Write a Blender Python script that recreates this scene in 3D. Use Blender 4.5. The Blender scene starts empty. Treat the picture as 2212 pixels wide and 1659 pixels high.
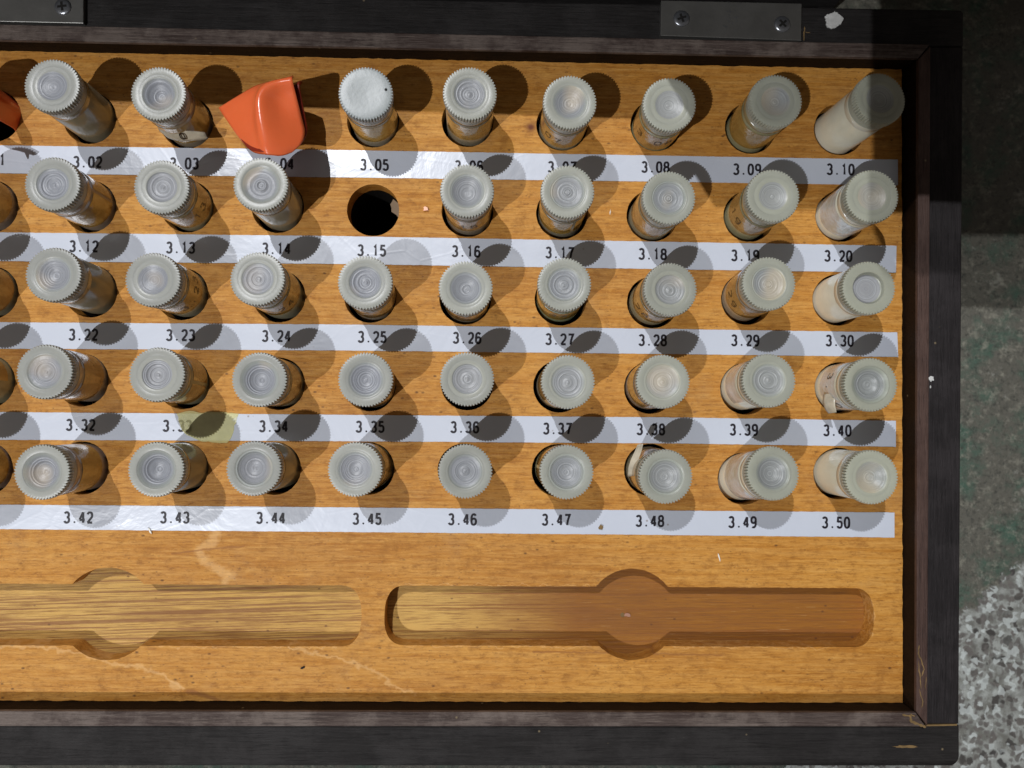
import bpy, bmesh, math, random
from mathutils import Vector, Matrix, noise
rnd = random.Random(7)
S = 0.01                      # 1 unit = 100 mm, everything below is written in millimetres
scene = bpy.context.scene
scene.unit_settings.scale_length = 0.1
C = scene.collection

# ---------------------------------------------------------------- camera
cam = bpy.data.cameras.new('camera')
cam.sensor_width = 36.0
cam.lens = 1661.0 / 2212.0 * 36.0
cam.clip_start = 0.01
cam.clip_end = 200.0
cam.dof.use_dof = True
cam.dof.focus_distance = 1.55
cam.dof.aperture_fstop = 2.2
camo = bpy.data.objects.new('camera', cam)
C.objects.link(camo)
camo.location = Vector((6.1393, -22.57865, 163.57706)) * S
camo.rotation_mode = 'XYZ'
camo.rotation_euler = (0.02532, -0.02289, 0.01087)
scene.camera = camo

# ---------------------------------------------------------------- light: a dim workshop and its two lamps
world = bpy.data.worlds.new('World')
scene.world = world
world.use_nodes = True
bg = world.node_tree.nodes['Background']
bg.inputs['Color'].default_value = (1.0, 0.92, 0.86, 1)
bg.inputs['Strength'].default_value = 0.122

def lamp(name, loc, aim, power, col, half, r=4):
    """a reflector work lamp: light falls off softly away from where it points"""
    l = bpy.data.lights.new(name, 'SPOT')
    l.energy = power
    l.color = col
    l.shadow_soft_size = r * S
    l.spot_size = math.radians(half * 2)
    l.spot_blend = 1.0
    o = bpy.data.objects.new(name, l)
    o.location = Vector(loc) * S
    o.rotation_euler = (Vector(aim) - Vector(loc)).to_track_quat('-Z', 'Y').to_euler()
    C.objects.link(o)
    return o
lamp('workshop_lamp_front', (-573, -545, 1200), (-55, -60, 0), 4600, (0.96, 0.97, 1.0), 12.5)
lamp('workshop_lamp_back', (-352, 652, 1294), (-10, -40, 0), 5350, (0.96, 0.97, 1.0), 15)
scene.view_settings.view_transform = 'Standard'
scene.view_settings.look = 'None'
scene.view_settings.exposure = 0.0
scene.view_settings.gamma = 1.0
scene.cycles.max_bounces = 8
scene.cycles.transmission_bounces = 6
scene.cycles.sample_clamp_indirect = 4.0

# ---------------------------------------------------------------- material helpers
class NT:
    def __init__(s, name):
        s.m = bpy.data.materials.new(name); s.m.use_nodes = True
        s.t = s.m.node_tree; s.n = s.t.nodes; s.l = s.t.links
        s.b = s.n['Principled BSDF']
        s.co = s.n.new('ShaderNodeTexCoord').outputs['Object']
    def put(s, sock, v):
        if hasattr(v, 'is_output') or isinstance(v, bpy.types.NodeSocket): s.l.new(v, sock)
        elif isinstance(v, (tuple, list)) and len(v) == 3 and sock.type == 'RGBA': sock.default_value = (*v, 1)
        else: sock.default_value = v
    def mapping(s, scale=(1, 1, 1), rot=(0, 0, 0), loc=(0, 0, 0), vec=None):
        m = s.n.new('ShaderNodeMapping'); s.l.new(vec or s.co, m.inputs['Vector'])
        m.inputs['Scale'].default_value = scale; m.inputs['Rotation'].default_value = rot; m.inputs['Location'].default_value = loc
        return m.outputs[0]
    def noise(s, scale, vec=None, detail=4, rough=0.55, dist=0.0):
        n = s.n.new('ShaderNodeTexNoise'); s.put(n.inputs['Vector'], vec or s.co)
        n.inputs['Scale'].default_value = scale; n.inputs['Detail'].default_value = detail
        n.inputs['Roughness'].default_value = rough; n.inputs['Distortion'].default_value = dist
        return n.outputs['Fac']
    def voro(s, scale, vec=None, feature='F1', out='Distance', rand=1.0):
        n = s.n.new('ShaderNodeTexVoronoi'); s.put(n.inputs['Vector'], vec or s.co)
        n.inputs['Scale'].default_value = scale; n.feature = feature; n.inputs['Randomness'].default_value = rand
        return n.outputs[out]
    def ramp(s, f, stops):
        r = s.n.new('ShaderNodeValToRGB'); s.put(r.inputs['Fac'], f)
        e = r.color_ramp.elements
        while len(e) < len(stops): e.new(0.5)
        for el, (p, c) in zip(e, stops):
            el.position = p
            el.color = (c, c, c, 1) if not isinstance(c, (tuple, list)) else (*c, 1)
        return r.outputs['Color']
    def mix(s, f, a, b, mode='MIX'):
        m = s.n.new('ShaderNodeMix'); m.data_type = 'RGBA'; m.blend_type = mode
        s.put(m.inputs[0], f); s.put(m.inputs[6], a); s.put(m.inputs[7], b)
        return m.outputs[2]
    def math(s, op, a, b=0.0, c=0.0, clamp=False):
        m = s.n.new('ShaderNodeMath'); m.operation = op; m.use_clamp = clamp
        for i, v in enumerate((a, b, c)): s.put(m.inputs[i], v)
        return m.outputs[0]
    def sep(s, vec=None):
        n = s.n.new('ShaderNodeSeparateXYZ'); s.put(n.inputs[0], vec or s.co); return n.outputs
    def bump(s, h, strength=0.3, dist=0.002):
        b = s.n.new('ShaderNodeBump'); s.put(b.inputs['Height'], h)
        b.inputs['Strength'].default_value = strength; b.inputs['Distance'].default_value = dist
        s.l.new(b.outputs[0], s.b.inputs['Normal'])
    def out(s, col, rough=0.5, spec=0.5, **kw):
        s.put(s.b.inputs['Base Color'], col); s.put(s.b.inputs['Roughness'], rough)
        s.b.inputs['Specular IOR Level'].default_value = spec
        for k, v in kw.items(): s.put(s.b.inputs[k.replace('_', ' ')], v)
        return s.m
    def segmask(s, pts, width, soft, wob):
        """1 near a polyline given in mm (wear lines in the lacquer), with a ragged edge"""
        x, y, z = s.sep()
        w1 = s.math('MULTIPLY', s.math('SUBTRACT', s.noise(40, detail=5), 0.5), wob * S)
        w2 = s.math('MULTIPLY', s.math('SUBTRACT', s.noise(43, s.mapping(loc=(3, 1, 0)), detail=5), 0.5), wob * S)
        x = s.math('ADD', x, w1); y = s.math('ADD', y, w2)
        best = None
        for (ax, ay), (bx, by) in zip(pts[:-1], pts[1:]):
            ax, ay, bx, by = ax * S, ay * S, bx * S, by * S
            dx, dy = bx - ax, by - ay; L2 = dx * dx + dy * dy
            px = s.math('SUBTRACT', x, ax); py = s.math('SUBTRACT', y, ay)
            t = s.math('ADD', s.math('MULTIPLY', px, dx / L2), s.math('MULTIPLY', py, dy / L2), clamp=True)
            ex = s.math('MULTIPLY_ADD', t, -dx, px); ey = s.math('MULTIPLY_ADD', t, -dy, py)
            d = s.math('SQRT', s.math('ADD', s.math('MULTIPLY', ex, ex), s.math('MULTIPLY', ey, ey)))
            best = d if best is None else s.math('MINIMUM', best, d)
        return s.math('SUBTRACT', 1.0, s.math('DIVIDE', s.math('SUBTRACT', best, width * S), soft * S, clamp=True), clamp=True)

def mat_panel():
    t = NT('orange_lacquered_wood')
    broad = t.noise(1.0, t.mapping((1.3, 4.5, 1)), 6, 0.62)
    grain = t.noise(1.0, t.mapping((4, 90, 90)), 6, 0.7)
    fine = t.noise(1.0, t.mapping((22, 230, 230)), 4, 0.8)
    mott = t.noise(22, detail=6, rough=0.7)
    c = t.ramp(broad, [(0.34, (0.385, 0.150, 0.022)), (0.5, (0.48, 0.200, 0.028)), (0.66, (0.55, 0.250, 0.042))])
    c = t.mix(t.ramp(grain, [(0.38, 0.0), (0.62, 0.4)]), c, (0.68, 0.38, 0.11))
    c = t.mix(t.ramp(grain, [(0.22, 0.6), (0.42, 0.0)]), c, (0.30, 0.11, 0.02))
    c = t.mix(t.ramp(fine, [(0.30, 0.85), (0.49, 0.0)]), c, (0.27, 0.10, 0.016))
    c = t.mix(t.ramp(fine, [(0.54, 0.0), (0.72, 0.5)]), c, (0.76, 0.43, 0.13))
    c = t.mix(t.ramp(mott, [(0.30, 0.6), (0.46, 0.0)]), c, (0.28, 0.11, 0.02))
    m2 = t.noise(1.0, t.mapping((38, 75, 75), loc=(3, 2, 1)), 5, 0.75)
    c = t.mix(t.ramp(m2, [(0.32, 0.7), (0.47, 0.0)]), c, (0.25, 0.095, 0.015))
    c = t.mix(t.ramp(m2, [(0.56, 0.0), (0.70, 0.45)]), c, (0.76, 0.40, 0.09))
    # dark specks, dirt
    v = t.voro(30, t.mapping((1, 1.7, 1)))
    rnds = t.noise(7, t.mapping(loc=(5, 2, 0)), 3)
    c = t.mix(t.math('MULTIPLY', t.ramp(v, [(0.05, 0.75), (0.15, 0.0)]), t.ramp(rnds, [(0.47, 0.0), (0.60, 1.0)])), c, (0.06, 0.025, 0.012))
    v2 = t.voro(75, t.mapping((1, 1.6, 1), loc=(1, 4, 0)))
    c = t.mix(t.math('MULTIPLY', t.ramp(v2, [(0.06, 0.6), (0.2, 0.0)]), t.ramp(t.noise(11, detail=3), [(0.48, 0.0), (0.6, 1.0)])), c, (0.10, 0.04, 0.02))
    # greyed grime patch, lower middle
    c = t.mix(t.ramp(t.noise(4.5, t.mapping(loc=(9, 3, 0)), 6, 0.7), [(0.56, 0.0), (0.72, 0.28)]), c, (0.30, 0.19, 0.10))
    # knot near 3.07
    d = t.n.new('ShaderNodeVectorMath'); d.operation = 'DISTANCE'; t.l.new(t.co, d.inputs[0]); d.inputs[1].default_value = (13.3 * S, 36.8 * S, 0)
    c = t.mix(t.ramp(d.outputs['Value'], [(0.003, 0.9), (0.011, 0.25), (0.02, 0.0)]), c, (0.10, 0.02, 0.015))
    # bare lines where the top veneer has worn through
    lines = [([(-99, -74.2), (-90.3, -74.1), (-87.5, -74.3), (-79.8, -75.6), (-73.6, -77.4), (-68.3, -78.1), (-63.5, -79.7), (-59.6, -81.6), (-58, -82.9)], .12, .35),
             ([(-60.4, -82.0), (-59, -82.6)], .5, .7),
             ([(-36.7, -74.1), (-29, -75.7), (-25.4, -76.4), (-19.3, -78.6), (-14.4, -81.9), (-10.5, -83.6)], .05, .4),
             ([(-52, -50), (-52.4, -52.2), (-55.4, -54.2), (-54.4, -56.1), (-50.5, -58.5), (-48.6, -59.3), (-50, -60.3)], .35, .9)]
    lines += [([(-12, -73.72), (8, -73.74), (27, -73.82)], .0, .16), ([(44, -73.85), (80, -73.78)], .0, .14), ([(-64, -74.1), (-26, -74.05)], .0, .16), ([(-12, -61.05), (27, -61.02)], .0, .13), ([(83.5, -61.2), (86.9, -63.5), (87.9, -67.2), (86.9, -71)], .0, .22)]
    for pts, w, sft in lines:
        m = t.segmask(pts, w, sft, 3.4)
        c = t.mix(t.math('MULTIPLY', m, 0.33), c, (0.85, 0.54, 0.24))
    for pts, w, sft in [([(-57, -83.4), (-53.8, -84), (-50.5, -85.3)], .2, .4), ([(-61, -54.9), (-52, -53.6), (-46, -53.1)], .05, .3), ([(15, -74.9), (55, -75.4)], .02, .3)]:
        m = t.segmask(pts, w, sft, 1.0)
        c = t.mix(t.math('MULTIPLY', m, 0.7), c, (0.28, 0.11, 0.03))
    t.bump(t.math('ADD', t.math('MULTIPLY', fine, 0.6), t.math('MULTIPLY', grain, 0.4)), 0.5, 0.005)
    return t.out(c, t.ramp(mott, [(0.3, 0.55), (0.7, 0.42)]), 0.22)

def mat_inlay(name, streak, rot, red):
    t = NT(name)
    rv = t.mapping((1, 1, 1), rot=(0, 0, rot))
    v = t.mapping((1.8, 250, 250), vec=rv)
    n = t.noise(1.0, v, 3, 0.55, 0.05)
    f = t.noise(1.0, t.mapping((14, 330, 330), vec=rv), 4, 0.7)
    broad = t.noise(1.2, t.mapping((0.8, 3, 1)), 3)
    c = t.ramp(broad, [(0.3, (0.53, 0.31, 0.075)), (0.7, (0.66, 0.42, 0.13))])
    x = t.sep()[0]
    if red:
        c = t.mix(t.ramp(t.math('ADD', t.math('MULTIPLY', x, 1.6), 0.34, clamp=True), [(0.28, 0.0), (0.75, 1.0)]), c, (0.30, 0.12, 0.018))
        st = t.math('MULTIPLY', t.ramp(n, [(0.40, 1.0), (0.48, 0.0)]), t.ramp(x, [(0.1, 1.0), (0.3, 0.6)]))
        c = t.mix(t.math('MULTIPLY', st, streak), c, (0.22, 0.075, 0.02))
    else:
        st = t.ramp(n, [(0.42, 1.0), (0.455, 0.55), (0.50, 0.0)])
        c = t.mix(t.math('MULTIPLY', st, streak), c, (0.20, 0.075, 0.03))
        c = t.mix(t.ramp(t.noise(1.0, t.mapping((4, 260, 260), vec=rv, loc=(2, 3, 1)), 3), [(0.56, 0.0), (0.68, 0.45)]), c, (0.25, 0.10, 0.05))
    c = t.mix(t.ramp(f, [(0.34, 0.75), (0.52, 0.0)]), c, (0.19, 0.075, 0.02))
    c = t.mix(t.ramp(f, [(0.62, 0.0), (0.78, 0.5)]), c, (0.88, 0.66, 0.32))
    c = t.mix(t.ramp(t.noise(1.0, t.mapping((3, 14, 14), loc=(4, 4, 0)), 6, 0.7), [(0.47, 0.0), (0.66, 0.6)]), c, (0.21, 0.08, 0.02))
    c = t.mix(t.ramp(t.voro(26, t.mapping((1, 1.5, 1))), [(0.04, 0.7), (0.11, 0.0)]), c, (0.10, 0.04, 0.02))
    t.bump(t.math('ADD', n, f), 0.4, 0.004)
    return t.out(c, 0.5, 0.25)

def mat_darkwood(name, base, hi, along='x', worn=0.35, rough=0.5, spec=0.35):
    t = NT(name)
    sc = (5, 110, 60) if along == 'x' else (110, 5, 60)
    sf = (30, 500, 300) if along == 'x' else (500, 30, 300)
    g = t.noise(1.0, t.mapping(sc), 6, 0.78); f = t.noise(1.0, t.mapping(sf), 3, 0.7)
    m = t.noise(9, detail=6, rough=0.7)
    c = t.mix(t.ramp(g, [(0.35, 0.0), (0.7, 1.0)]), base, tuple(b * 0.5 + h * 0.5 for b, h in zip(base, hi)))
    c = t.mix(t.math('MULTIPLY', t.ramp(m, [(0.46, 0.0), (0.60, 1.0)]), worn), c, hi)
    m3 = t.noise(1.0, t.mapping(tuple(q * .45 if q < 50 else q * .55 for q in sf), loc=(1, 5, 0)), 5, 0.8)
    c = t.mix(t.ramp(m3, [(0.54, 0.0), (0.64, worn)]), c, hi)
    c = t.mix(t.ramp(m3, [(0.34, 0.8), (0.46, 0.0)]), c, tuple(b * 0.4 for b in base))
    c = t.mix(t.ramp(f, [(0.66, 0.0), (0.78, 0.5)]), c, tuple(min(1, h * 2.4) for h in hi))
    c = t.mix(t.ramp(f, [(0.26, 0.7), (0.4, 0.0)]), c, tuple(b * 0.35 for b in base))
    v = t.voro(16, t.mapping((1, 1, 1), loc=(2, 7, 0)))
    c = t.mix(t.ramp(v, [(0.018, 0.8), (0.05, 0.0)]), c, (0.22, 0.17, 0.10))
    t.bump(t.math('ADD', t.math('MULTIPLY', f, 0.7), g), 0.5, 0.004)
    return t.out(c, t.ramp(m, [(0.3, rough + 0.12), (0.7, rough - 0.06)]), spec)

def mat_paper():
    t = NT('glossy_white_label_paper')
    n = t.noise(7, detail=5, rough=0.6, dist=0.6)
    sm = t.noise(20, detail=4)
    c = t.mix(t.ramp(n, [(0.4, 0.0), (0.7, 0.25)]), (0.56, 0.60, 0.68), (0.485, 0.515, 0.58))
    v = t.voro(38, t.mapping(loc=(3, 1, 0)))
    c = t.mix(t.math('MULTIPLY', t.ramp(v, [(0.05, 0.8), (0.11, 0.0)]), t.ramp(t.noise(6, t.mapping(loc=(1, 1, 0)), 2), [(0.6, 0.0), (0.68, 1.0)])), c, (0.25, 0.2, 0.17))
    gr = t.noise(90, detail=5, rough=0.8)
    c = t.mix(t.ramp(gr, [(0.64, 0.0), (0.78, 0.4)]), c, (0.35, 0.31, 0.30))
    wr = t.voro(9, t.mapping((1, 1.6, 1), rot=(0, 0, .5)), 'DISTANCE_TO_EDGE')
    h = t.math('ADD', t.math('MULTIPLY', n, 0.8), t.math('ADD', t.math('MULTIPLY', sm, 0.12), t.math('MULTIPLY', t.ramp(wr, [(0.0, 1.0), (0.05, 0.0)]), 0.04)))
    t.bump(h, 0.12, 0.02)
    return t.out(c, 0.31, 1.0)

def mat_plastic(name, a, b, rough, sss=0.35, bumpy=0.07, cream=0.0):
    t = NT(name)
    oi = t.n.new('ShaderNodeObjectInfo')
    vec = t.mapping((1, 1, 1))
    off = t.n.new('ShaderNodeVectorMath'); off.operation = 'ADD'; t.l.new(t.co, off.inputs[0])
    cmb = t.n.new('ShaderNodeCombineXYZ'); sc = t.math('MULTIPLY', oi.outputs['Random'], 31.0)
    t.l.new(sc, cmb.inputs[0]); t.l.new(sc, cmb.inputs[2]); t.l.new(cmb.outputs[0], off.inputs[1])
    n = t.noise(14, off.outputs[0], 5, 0.65); f = t.noise(110, off.outputs[0], 3, 0.7)
    c = t.mix(oi.outputs['Random'], a, b)
    c = t.mix(t.ramp(n, [(0.4, 0.0), (0.75, 0.35)]), c, tuple(x * 0.72 for x in a))
    c = t.mix(t.ramp(f, [(0.65, 0.0), (0.85, 0.15)]), c, (0.65, 0.65, 0.63))
    if cream:
        xx, yy, zz = t.sep()
        rad = t.math('SQRT', t.math('ADD', t.math('MULTIPLY', xx, xx), t.math('MULTIPLY', yy, yy)))
        band = t.n.new('ShaderNodeTexNoise'); band.noise_dimensions = '1D'; band.inputs['Scale'].default_value = 1.0; band.inputs['Detail'].default_value = 3
        t.put(band.inputs['W'], t.math('MULTIPLY_ADD', rad, 420.0, t.math('MULTIPLY', oi.outputs['Random'], 90.0)))
        c = t.mix(t.ramp(band.outputs['Fac'], [(0.36, 0.32), (0.5, 0.0)]), c, tuple(x * 0.55 for x in a))
        c = t.mix(t.ramp(band.outputs['Fac'], [(0.54, 0.0), (0.68, 0.28)]), c, (0.48, 0.51, 0.53))
        c = t.mix(t.ramp(t.math('MULTIPLY', rad, 25.0), [(0.66, 0.0), (0.88, 0.9)]), c, (0.345, 0.365, 0.32))
        blot = t.noise(9, off.outputs[0], 1)
        c = t.mix(t.math('MULTIPLY', t.ramp(blot, [(0.56, 0.0), (0.66, 1.0)]), cream), c, (0.62, 0.50, 0.34))
    tint = t.n.new('ShaderNodeMix'); tint.data_type = 'RGBA'; tint.blend_type = 'MULTIPLY'; tint.inputs[0].default_value = 1.0
    t.l.new(c, tint.inputs[6]); t.l.new(oi.outputs['Color'], tint.inputs[7])
    t.bump(t.math('ADD', t.math('MULTIPLY', n, 0.5), f), bumpy, 0.004)
    return t.out(tint.outputs[2], rough, 0.5, Subsurface_Weight=sss, Subsurface_Radius=(0.012, 0.011, 0.009), Subsurface_Scale=1.0, Coat_Weight=0.5 if rough < .3 else 0.0, Coat_Roughness=0.08)

def mat_tape():
    t = NT('amber_label_tape')
    oi = t.n.new('ShaderNodeObjectInfo')
    off = t.n.new('ShaderNodeVectorMath'); off.operation = 'ADD'; t.l.new(t.co, off.inputs[0])
    cmb = t.n.new('ShaderNodeCombineXYZ'); t.l.new(t.math('MULTIPLY', oi.outputs['Random'], 17.0), cmb.inputs[0]); t.l.new(cmb.outputs[0], off.inputs[1])
    n = t.noise(16, off.outputs[0], 5, 0.6)
    c = t.mix(t.ramp(n, [(0.35, 0.0), (0.7, 1.0)]), (0.26, 0.155, 0.040), (0.39, 0.25, 0.085))
    tint = t.n.new('ShaderNodeMix'); tint.data_type = 'RGBA'; tint.blend_type = 'MULTIPLY'; tint.inputs[0].default_value = 1.0
    t.l.new(c, tint.inputs[6]); t.l.new(oi.outputs['Color'], tint.inputs[7])
    t.bump(n, 0.35, 0.02)
    return t.out(tint.outputs[2], 0.13, 0.6, Coat_Weight=0.7, Coat_Roughness=0.06)

def mat_simple(name, col, rough=0.5, spec=0.5, metal=0.0, nz=0.0, nscale=30, **kw):
    t = NT(name)
    n = t.noise(nscale, detail=5, rough=0.65)
    c = t.mix(t.ramp(n, [(0.35, 0.0), (0.7, 1.0)]), col, tuple(x * (1 - nz) for x in col)) if nz else col
    if nz: t.bump(n, 0.2, 0.004)
    return t.out(c, rough, spec, Metallic=metal, **kw)

def mat_floor():
    t = NT('painted_terrazzo_floor')
    x, y, z = t.sep()
    # terrazzo: pale binder with dark and grey chips
    warp = t.n.new('ShaderNodeVectorMath'); warp.operation = 'ADD'; t.l.new(t.co, warp.inputs[0])
    wn = t.n.new('ShaderNodeTexNoise'); wn.inputs['Scale'].default_value = 28; wn.inputs['Detail'].default_value = 4; t.l.new(t.co, wn.inputs['Vector'])
    ws = t.n.new('ShaderNodeVectorMath'); ws.operation = 'SCALE'; t.l.new(wn.outputs['Color'], ws.inputs[0]); ws.inputs['Scale'].default_value = 0.035
    t.l.new(ws.outputs[0], warp.inputs[1]); W = warp.outputs[0]
    base = t.mix(t.ramp(t.noise(30, detail=7, rough=0.75), [(0.42, 0.0), (0.60, 1.0)]), (0.38, 0.40, 0.375), (0.16, 0.16, 0.14))
    v = t.voro(46, W, out='Color'); s1 = t.n.new('ShaderNodeSeparateColor'); t.l.new(v, s1.inputs[0])
    vd = t.voro(46, W)
    chips = t.math('MULTIPLY', t.ramp(s1.outputs[0], [(0.36, 0.0), (0.40, 1.0)]), t.ramp(vd, [(0.42, 1.0), (0.56, 0.0)]))
    c = t.mix(chips, base, t.mix(s1.outputs[1], (0.045, 0.042, 0.038), (0.17, 0.155, 0.14)))
    v2 = t.voro(75, W, out='Color'); s2 = t.n.new('ShaderNodeSeparateColor'); t.l.new(v2, s2.inputs[0])
    c = t.mix(t.math('MULTIPLY', t.ramp(s2.outputs[0], [(0.50, 0.0), (0.54, 0.85)]), t.ramp(t.voro(75, W), [(0.4, 1.0), (0.6, 0.0)])), c, (0.13, 0.12, 0.11))
    c = t.mix(t.ramp(t.noise(120, detail=6, rough=0.8), [(0.34, 0.75), (0.48, 0.0)]), c, (0.06, 0.058, 0.052))
    c = t.mix(t.ramp(s2.outputs[1], [(0.8, 0.0), (0.84, 0.5)]), c, (0.66, 0.72, 0.70))
    # worn green-brown paint over it, back right
    g = t.mix(t.ramp(t.noise(9, t.mapping(loc=(4, 0, 0)), 6, 0.7), [(0.48, 0.0), (0.64, 1.0)]), (0.105, 0.100, 0.080), (0.050, 0.10, 0.070))
    g = t.mix(t.ramp(t.noise(45, detail=6, rough=0.75), [(0.52, 0.0), (0.72, 1.0)]), g, (0.25, 0.24, 0.19))
    g = t.mix(t.ramp(t.noise(80, t.mapping(loc=(8, 0, 0)), 6, 0.8), [(0.34, 0.9), (0.50, 0.0)]), g, (0.03, 0.032, 0.026))
    g = t.mix(t.ramp(t.noise(13, t.mapping(loc=(1, 9, 0)), 6, 0.8), [(0.60, 0.0), (0.72, 0.7)]), g, (0.38, 0.38, 0.33))
    # boundary runs diagonally; below-right is bare
    edge = t.math('SUBTRACT', t.math('MULTIPLY_ADD', x, -0.83, y), -1.807)        # >0 : painted
    edge = t.math('ADD', edge, t.math('MULTIPLY', t.math('SUBTRACT', t.noise(26, detail=6, rough=0.7), 0.5), 0.16))
    c = t.mix(t.ramp(edge, [(0.0, 0.0), (0.012, 1.0)]), c, g)
    t.bump(t.noise(50, detail=7, rough=0.75), 0.5, 0.012)
    return t.out(c, 0.5, 0.4)

M = dict(
    panel=mat_panel(),
    inlay_a=mat_inlay('streaked_pale_inlay', 0.7, -0.035, False),
    inlay_b=mat_inlay('red_brown_inlay', 0.8, -0.01, True),
    black=mat_darkwood('black_stained_wood', (0.0125, 0.0110, 0.0105), (0.034, 0.031, 0.030), 'x', 0.5, 0.62, 0.18),
    black_y=mat_darkwood('black_stained_wood_lengthwise', (0.0125, 0.0105, 0.0108), (0.034, 0.029, 0.030), 'y', 0.5, 0.62, 0.18),
    lip_x=mat_darkwood('worn_brown_lip_wood', (0.040, 0.024, 0.020), (0.17, 0.135, 0.115), 'x', 0.7, 0.55, 0.25),
    lip_y=mat_darkwood('brown_lip_wood_lengthwise', (0.050, 0.027, 0.021), (0.11, 0.066, 0.052), 'y', 0.35, 0.55, 0.25),
    wall=mat_darkwood('dark_brown_inner_wall', (0.014, 0.0075, 0.0035), (0.024, 0.013, 0.007), 'x', 0.3, 0.7, 0.08),
    raw=mat_simple('split_raw_wood', (0.24, 0.155, 0.065), 0.7, 0.2, nz=0.5),
    void=mat_simple('bore_shade_black', (0.008, 0.007, 0.006), 0.9, 0.1),
    paper=mat_paper(),
    ink=mat_simple('black_print_ink', (0.014, 0.012, 0.018), 0.5, 0.4),
    cap=mat_plastic('frosted_cap_plastic', (0.315, 0.32, 0.285), (0.375, 0.38, 0.33), 0.36),
    recess=mat_plastic('thin_bluish_cap_centre', (0.265, 0.275, 0.295), (0.34, 0.345, 0.35), 0.40, 0.25, 0.15, 0.4),
    barrel=mat_plastic('milky_barrel_plastic', (0.31, 0.30, 0.24), (0.40, 0.385, 0.32), 0.20),
    tape=mat_tape(),
    faded=mat_simple('faded_label_print', (0.018, 0.010, 0.006), 0.35, 0.5),
    flap=mat_simple('peeling_label_film', (0.56, 0.50, 0.38), 0.2, 0.6, nz=0.4),
    steel=mat_simple('dull_grey_steel', (0.21, 0.205, 0.19), 0.42, 0.5, 0.75, nz=0.25, nscale=14),
    screw=mat_simple('screw_steel', (0.30, 0.31, 0.33), 0.28, 0.5, 0.85, nz=0.3, nscale=50),
    slotdark=mat_simple('dull_near_black', (0.012, 0.011, 0.010), 0.7, 0.2),
    orange=mat_simple('glossy_orange_vinyl', (0.70, 0.13, 0.04), 0.22, 0.6, nz=0.06, nscale=14, Subsurface_Weight=0.15, Subsurface_Radius=(0.02, 0.004, 0.002)),
    vinyl_in=mat_simple('vinyl_inside_shade', (0.20, 0.018, 0.006), 0.5, 0.3),  # darker copy of the orange, shade inside the sleeve put into its colour
    yellow=mat_simple('yellowed_clear_tape', (0.95, 0.90, 0.42), 0.25, 0.6, nz=0.2, nscale=25, Alpha=0.38),
    paint=mat_simple('white_paint_blob', (0.62, 0.62, 0.60), 0.55, 0.4, nz=0.35, nscale=60),
    copper=mat_simple('copper_swarf_and_glint', (0.75, 0.42, 0.30), 0.25, 0.6, 0.6),
    white=mat_simple('white_crumb', (0.80, 0.76, 0.66), 0.5, 0.5),
    floor=mat_floor(),
    phone=mat_simple('dark_glass_phone_back', (0.02, 0.02, 0.022), 0.1, 0.5),
    card=mat_simple('brown_cardboard', (0.20, 0.145, 0.095), 0.8, 0.2, nz=0.2),
)

# ---------------------------------------------------------------- mesh helpers
def mesh_obj(name, bm, mat, parent=None, smooth=False, recalc=True, autosm=None):
    if recalc: bmesh.ops.recalc_face_normals(bm, faces=bm.faces)
    me = bpy.data.meshes.new(name)
    bm.to_mesh(me); bm.free()
    for m in (mat if isinstance(mat, list) else [mat]): me.materials.append(m)
    if smooth or autosm:
        for p in me.polygons: p.use_smooth = True
        if autosm and hasattr(me, 'set_sharp_from_angle'): me.set_sharp_from_angle(angle=math.radians(autosm))
    o = bpy.data.objects.new(name, me); C.objects.link(o)
    if parent: o.parent = parent
    return o

def prism(bm, pts, z0, z1, bev=0.0, seg=2):
    """closed prism over a polygon in mm"""
    b = bmesh.new()
    lo = [b.verts.new((x * S, y * S, z0 * S)) for x, y in pts]
    hi = [b.verts.new((x * S, y * S, z1 * S)) for x, y in pts]
    n = len(pts)
    b.faces.new(lo[::-1]); b.faces.new(hi)
    for i in range(n): b.faces.new((lo[i], lo[(i + 1) % n], hi[(i + 1) % n], hi[i]))
    bmesh.ops.recalc_face_normals(b, faces=b.faces)
    if bev:
        es = [e for e in b.edges if e.verts[0].co.z > (z1 - 1e-3) * S and e.verts[1].co.z > (z1 - 1e-3) * S]
        bmesh.ops.bevel(b, geom=es, offset=bev * S, segments=seg, affect='EDGES', profile=0.5)
    me = bpy.data.meshes.new('tmp'); b.to_mesh(me); b.free(); bm.from_mesh(me); bpy.data.meshes.remove(me)

def lathe(bm, prof, seg=48, cap_top=False, cap_bot=False, rfun=None):
    rings = []
    for k, (r, z) in enumerate(prof):
        ring = []
        for i in range(seg):
            a = 2 * math.pi * i / seg
            rr = rfun(k, a, r) if rfun else r
            ring.append(bm.verts.new((rr * math.cos(a) * S, rr * math.sin(a) * S, z * S)))
        rings.append(ring)
    for A, B in zip(rings[:-1], rings[1:]):
        for i in range(seg):
            bm.faces.new((A[i], A[(i + 1) % seg], B[(i + 1) % seg], B[i]))
    if cap_top: bm.faces.new(rings[-1])
    if cap_bot: bm.faces.new(rings[0][::-1])
    return rings

def empty(name, loc, label=None, cat=None, group=None):
    o = bpy.data.objects.new(name, None); C.objects.link(o)
    o.empty_display_size = 0.05
    o.location = Vector(loc) * S
    if label: o['label'] = label
    if cat: o['category'] = cat
    if group: o['group'] = group
    return o

def blob(bm, cx, cy, r, z0, z1, n=22, jag=0.25, sx=1, sy=1, seed=0):
    R = random.Random(seed); pts = []
    for i in range(n):
        a = 2 * math.pi * i / n; rr = r * (1 + R.uniform(-jag, jag))
        pts.append((cx + rr * sx * math.cos(a), cy + rr * sy * math.sin(a)))
    prism(bm, pts, z0, z1)

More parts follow.
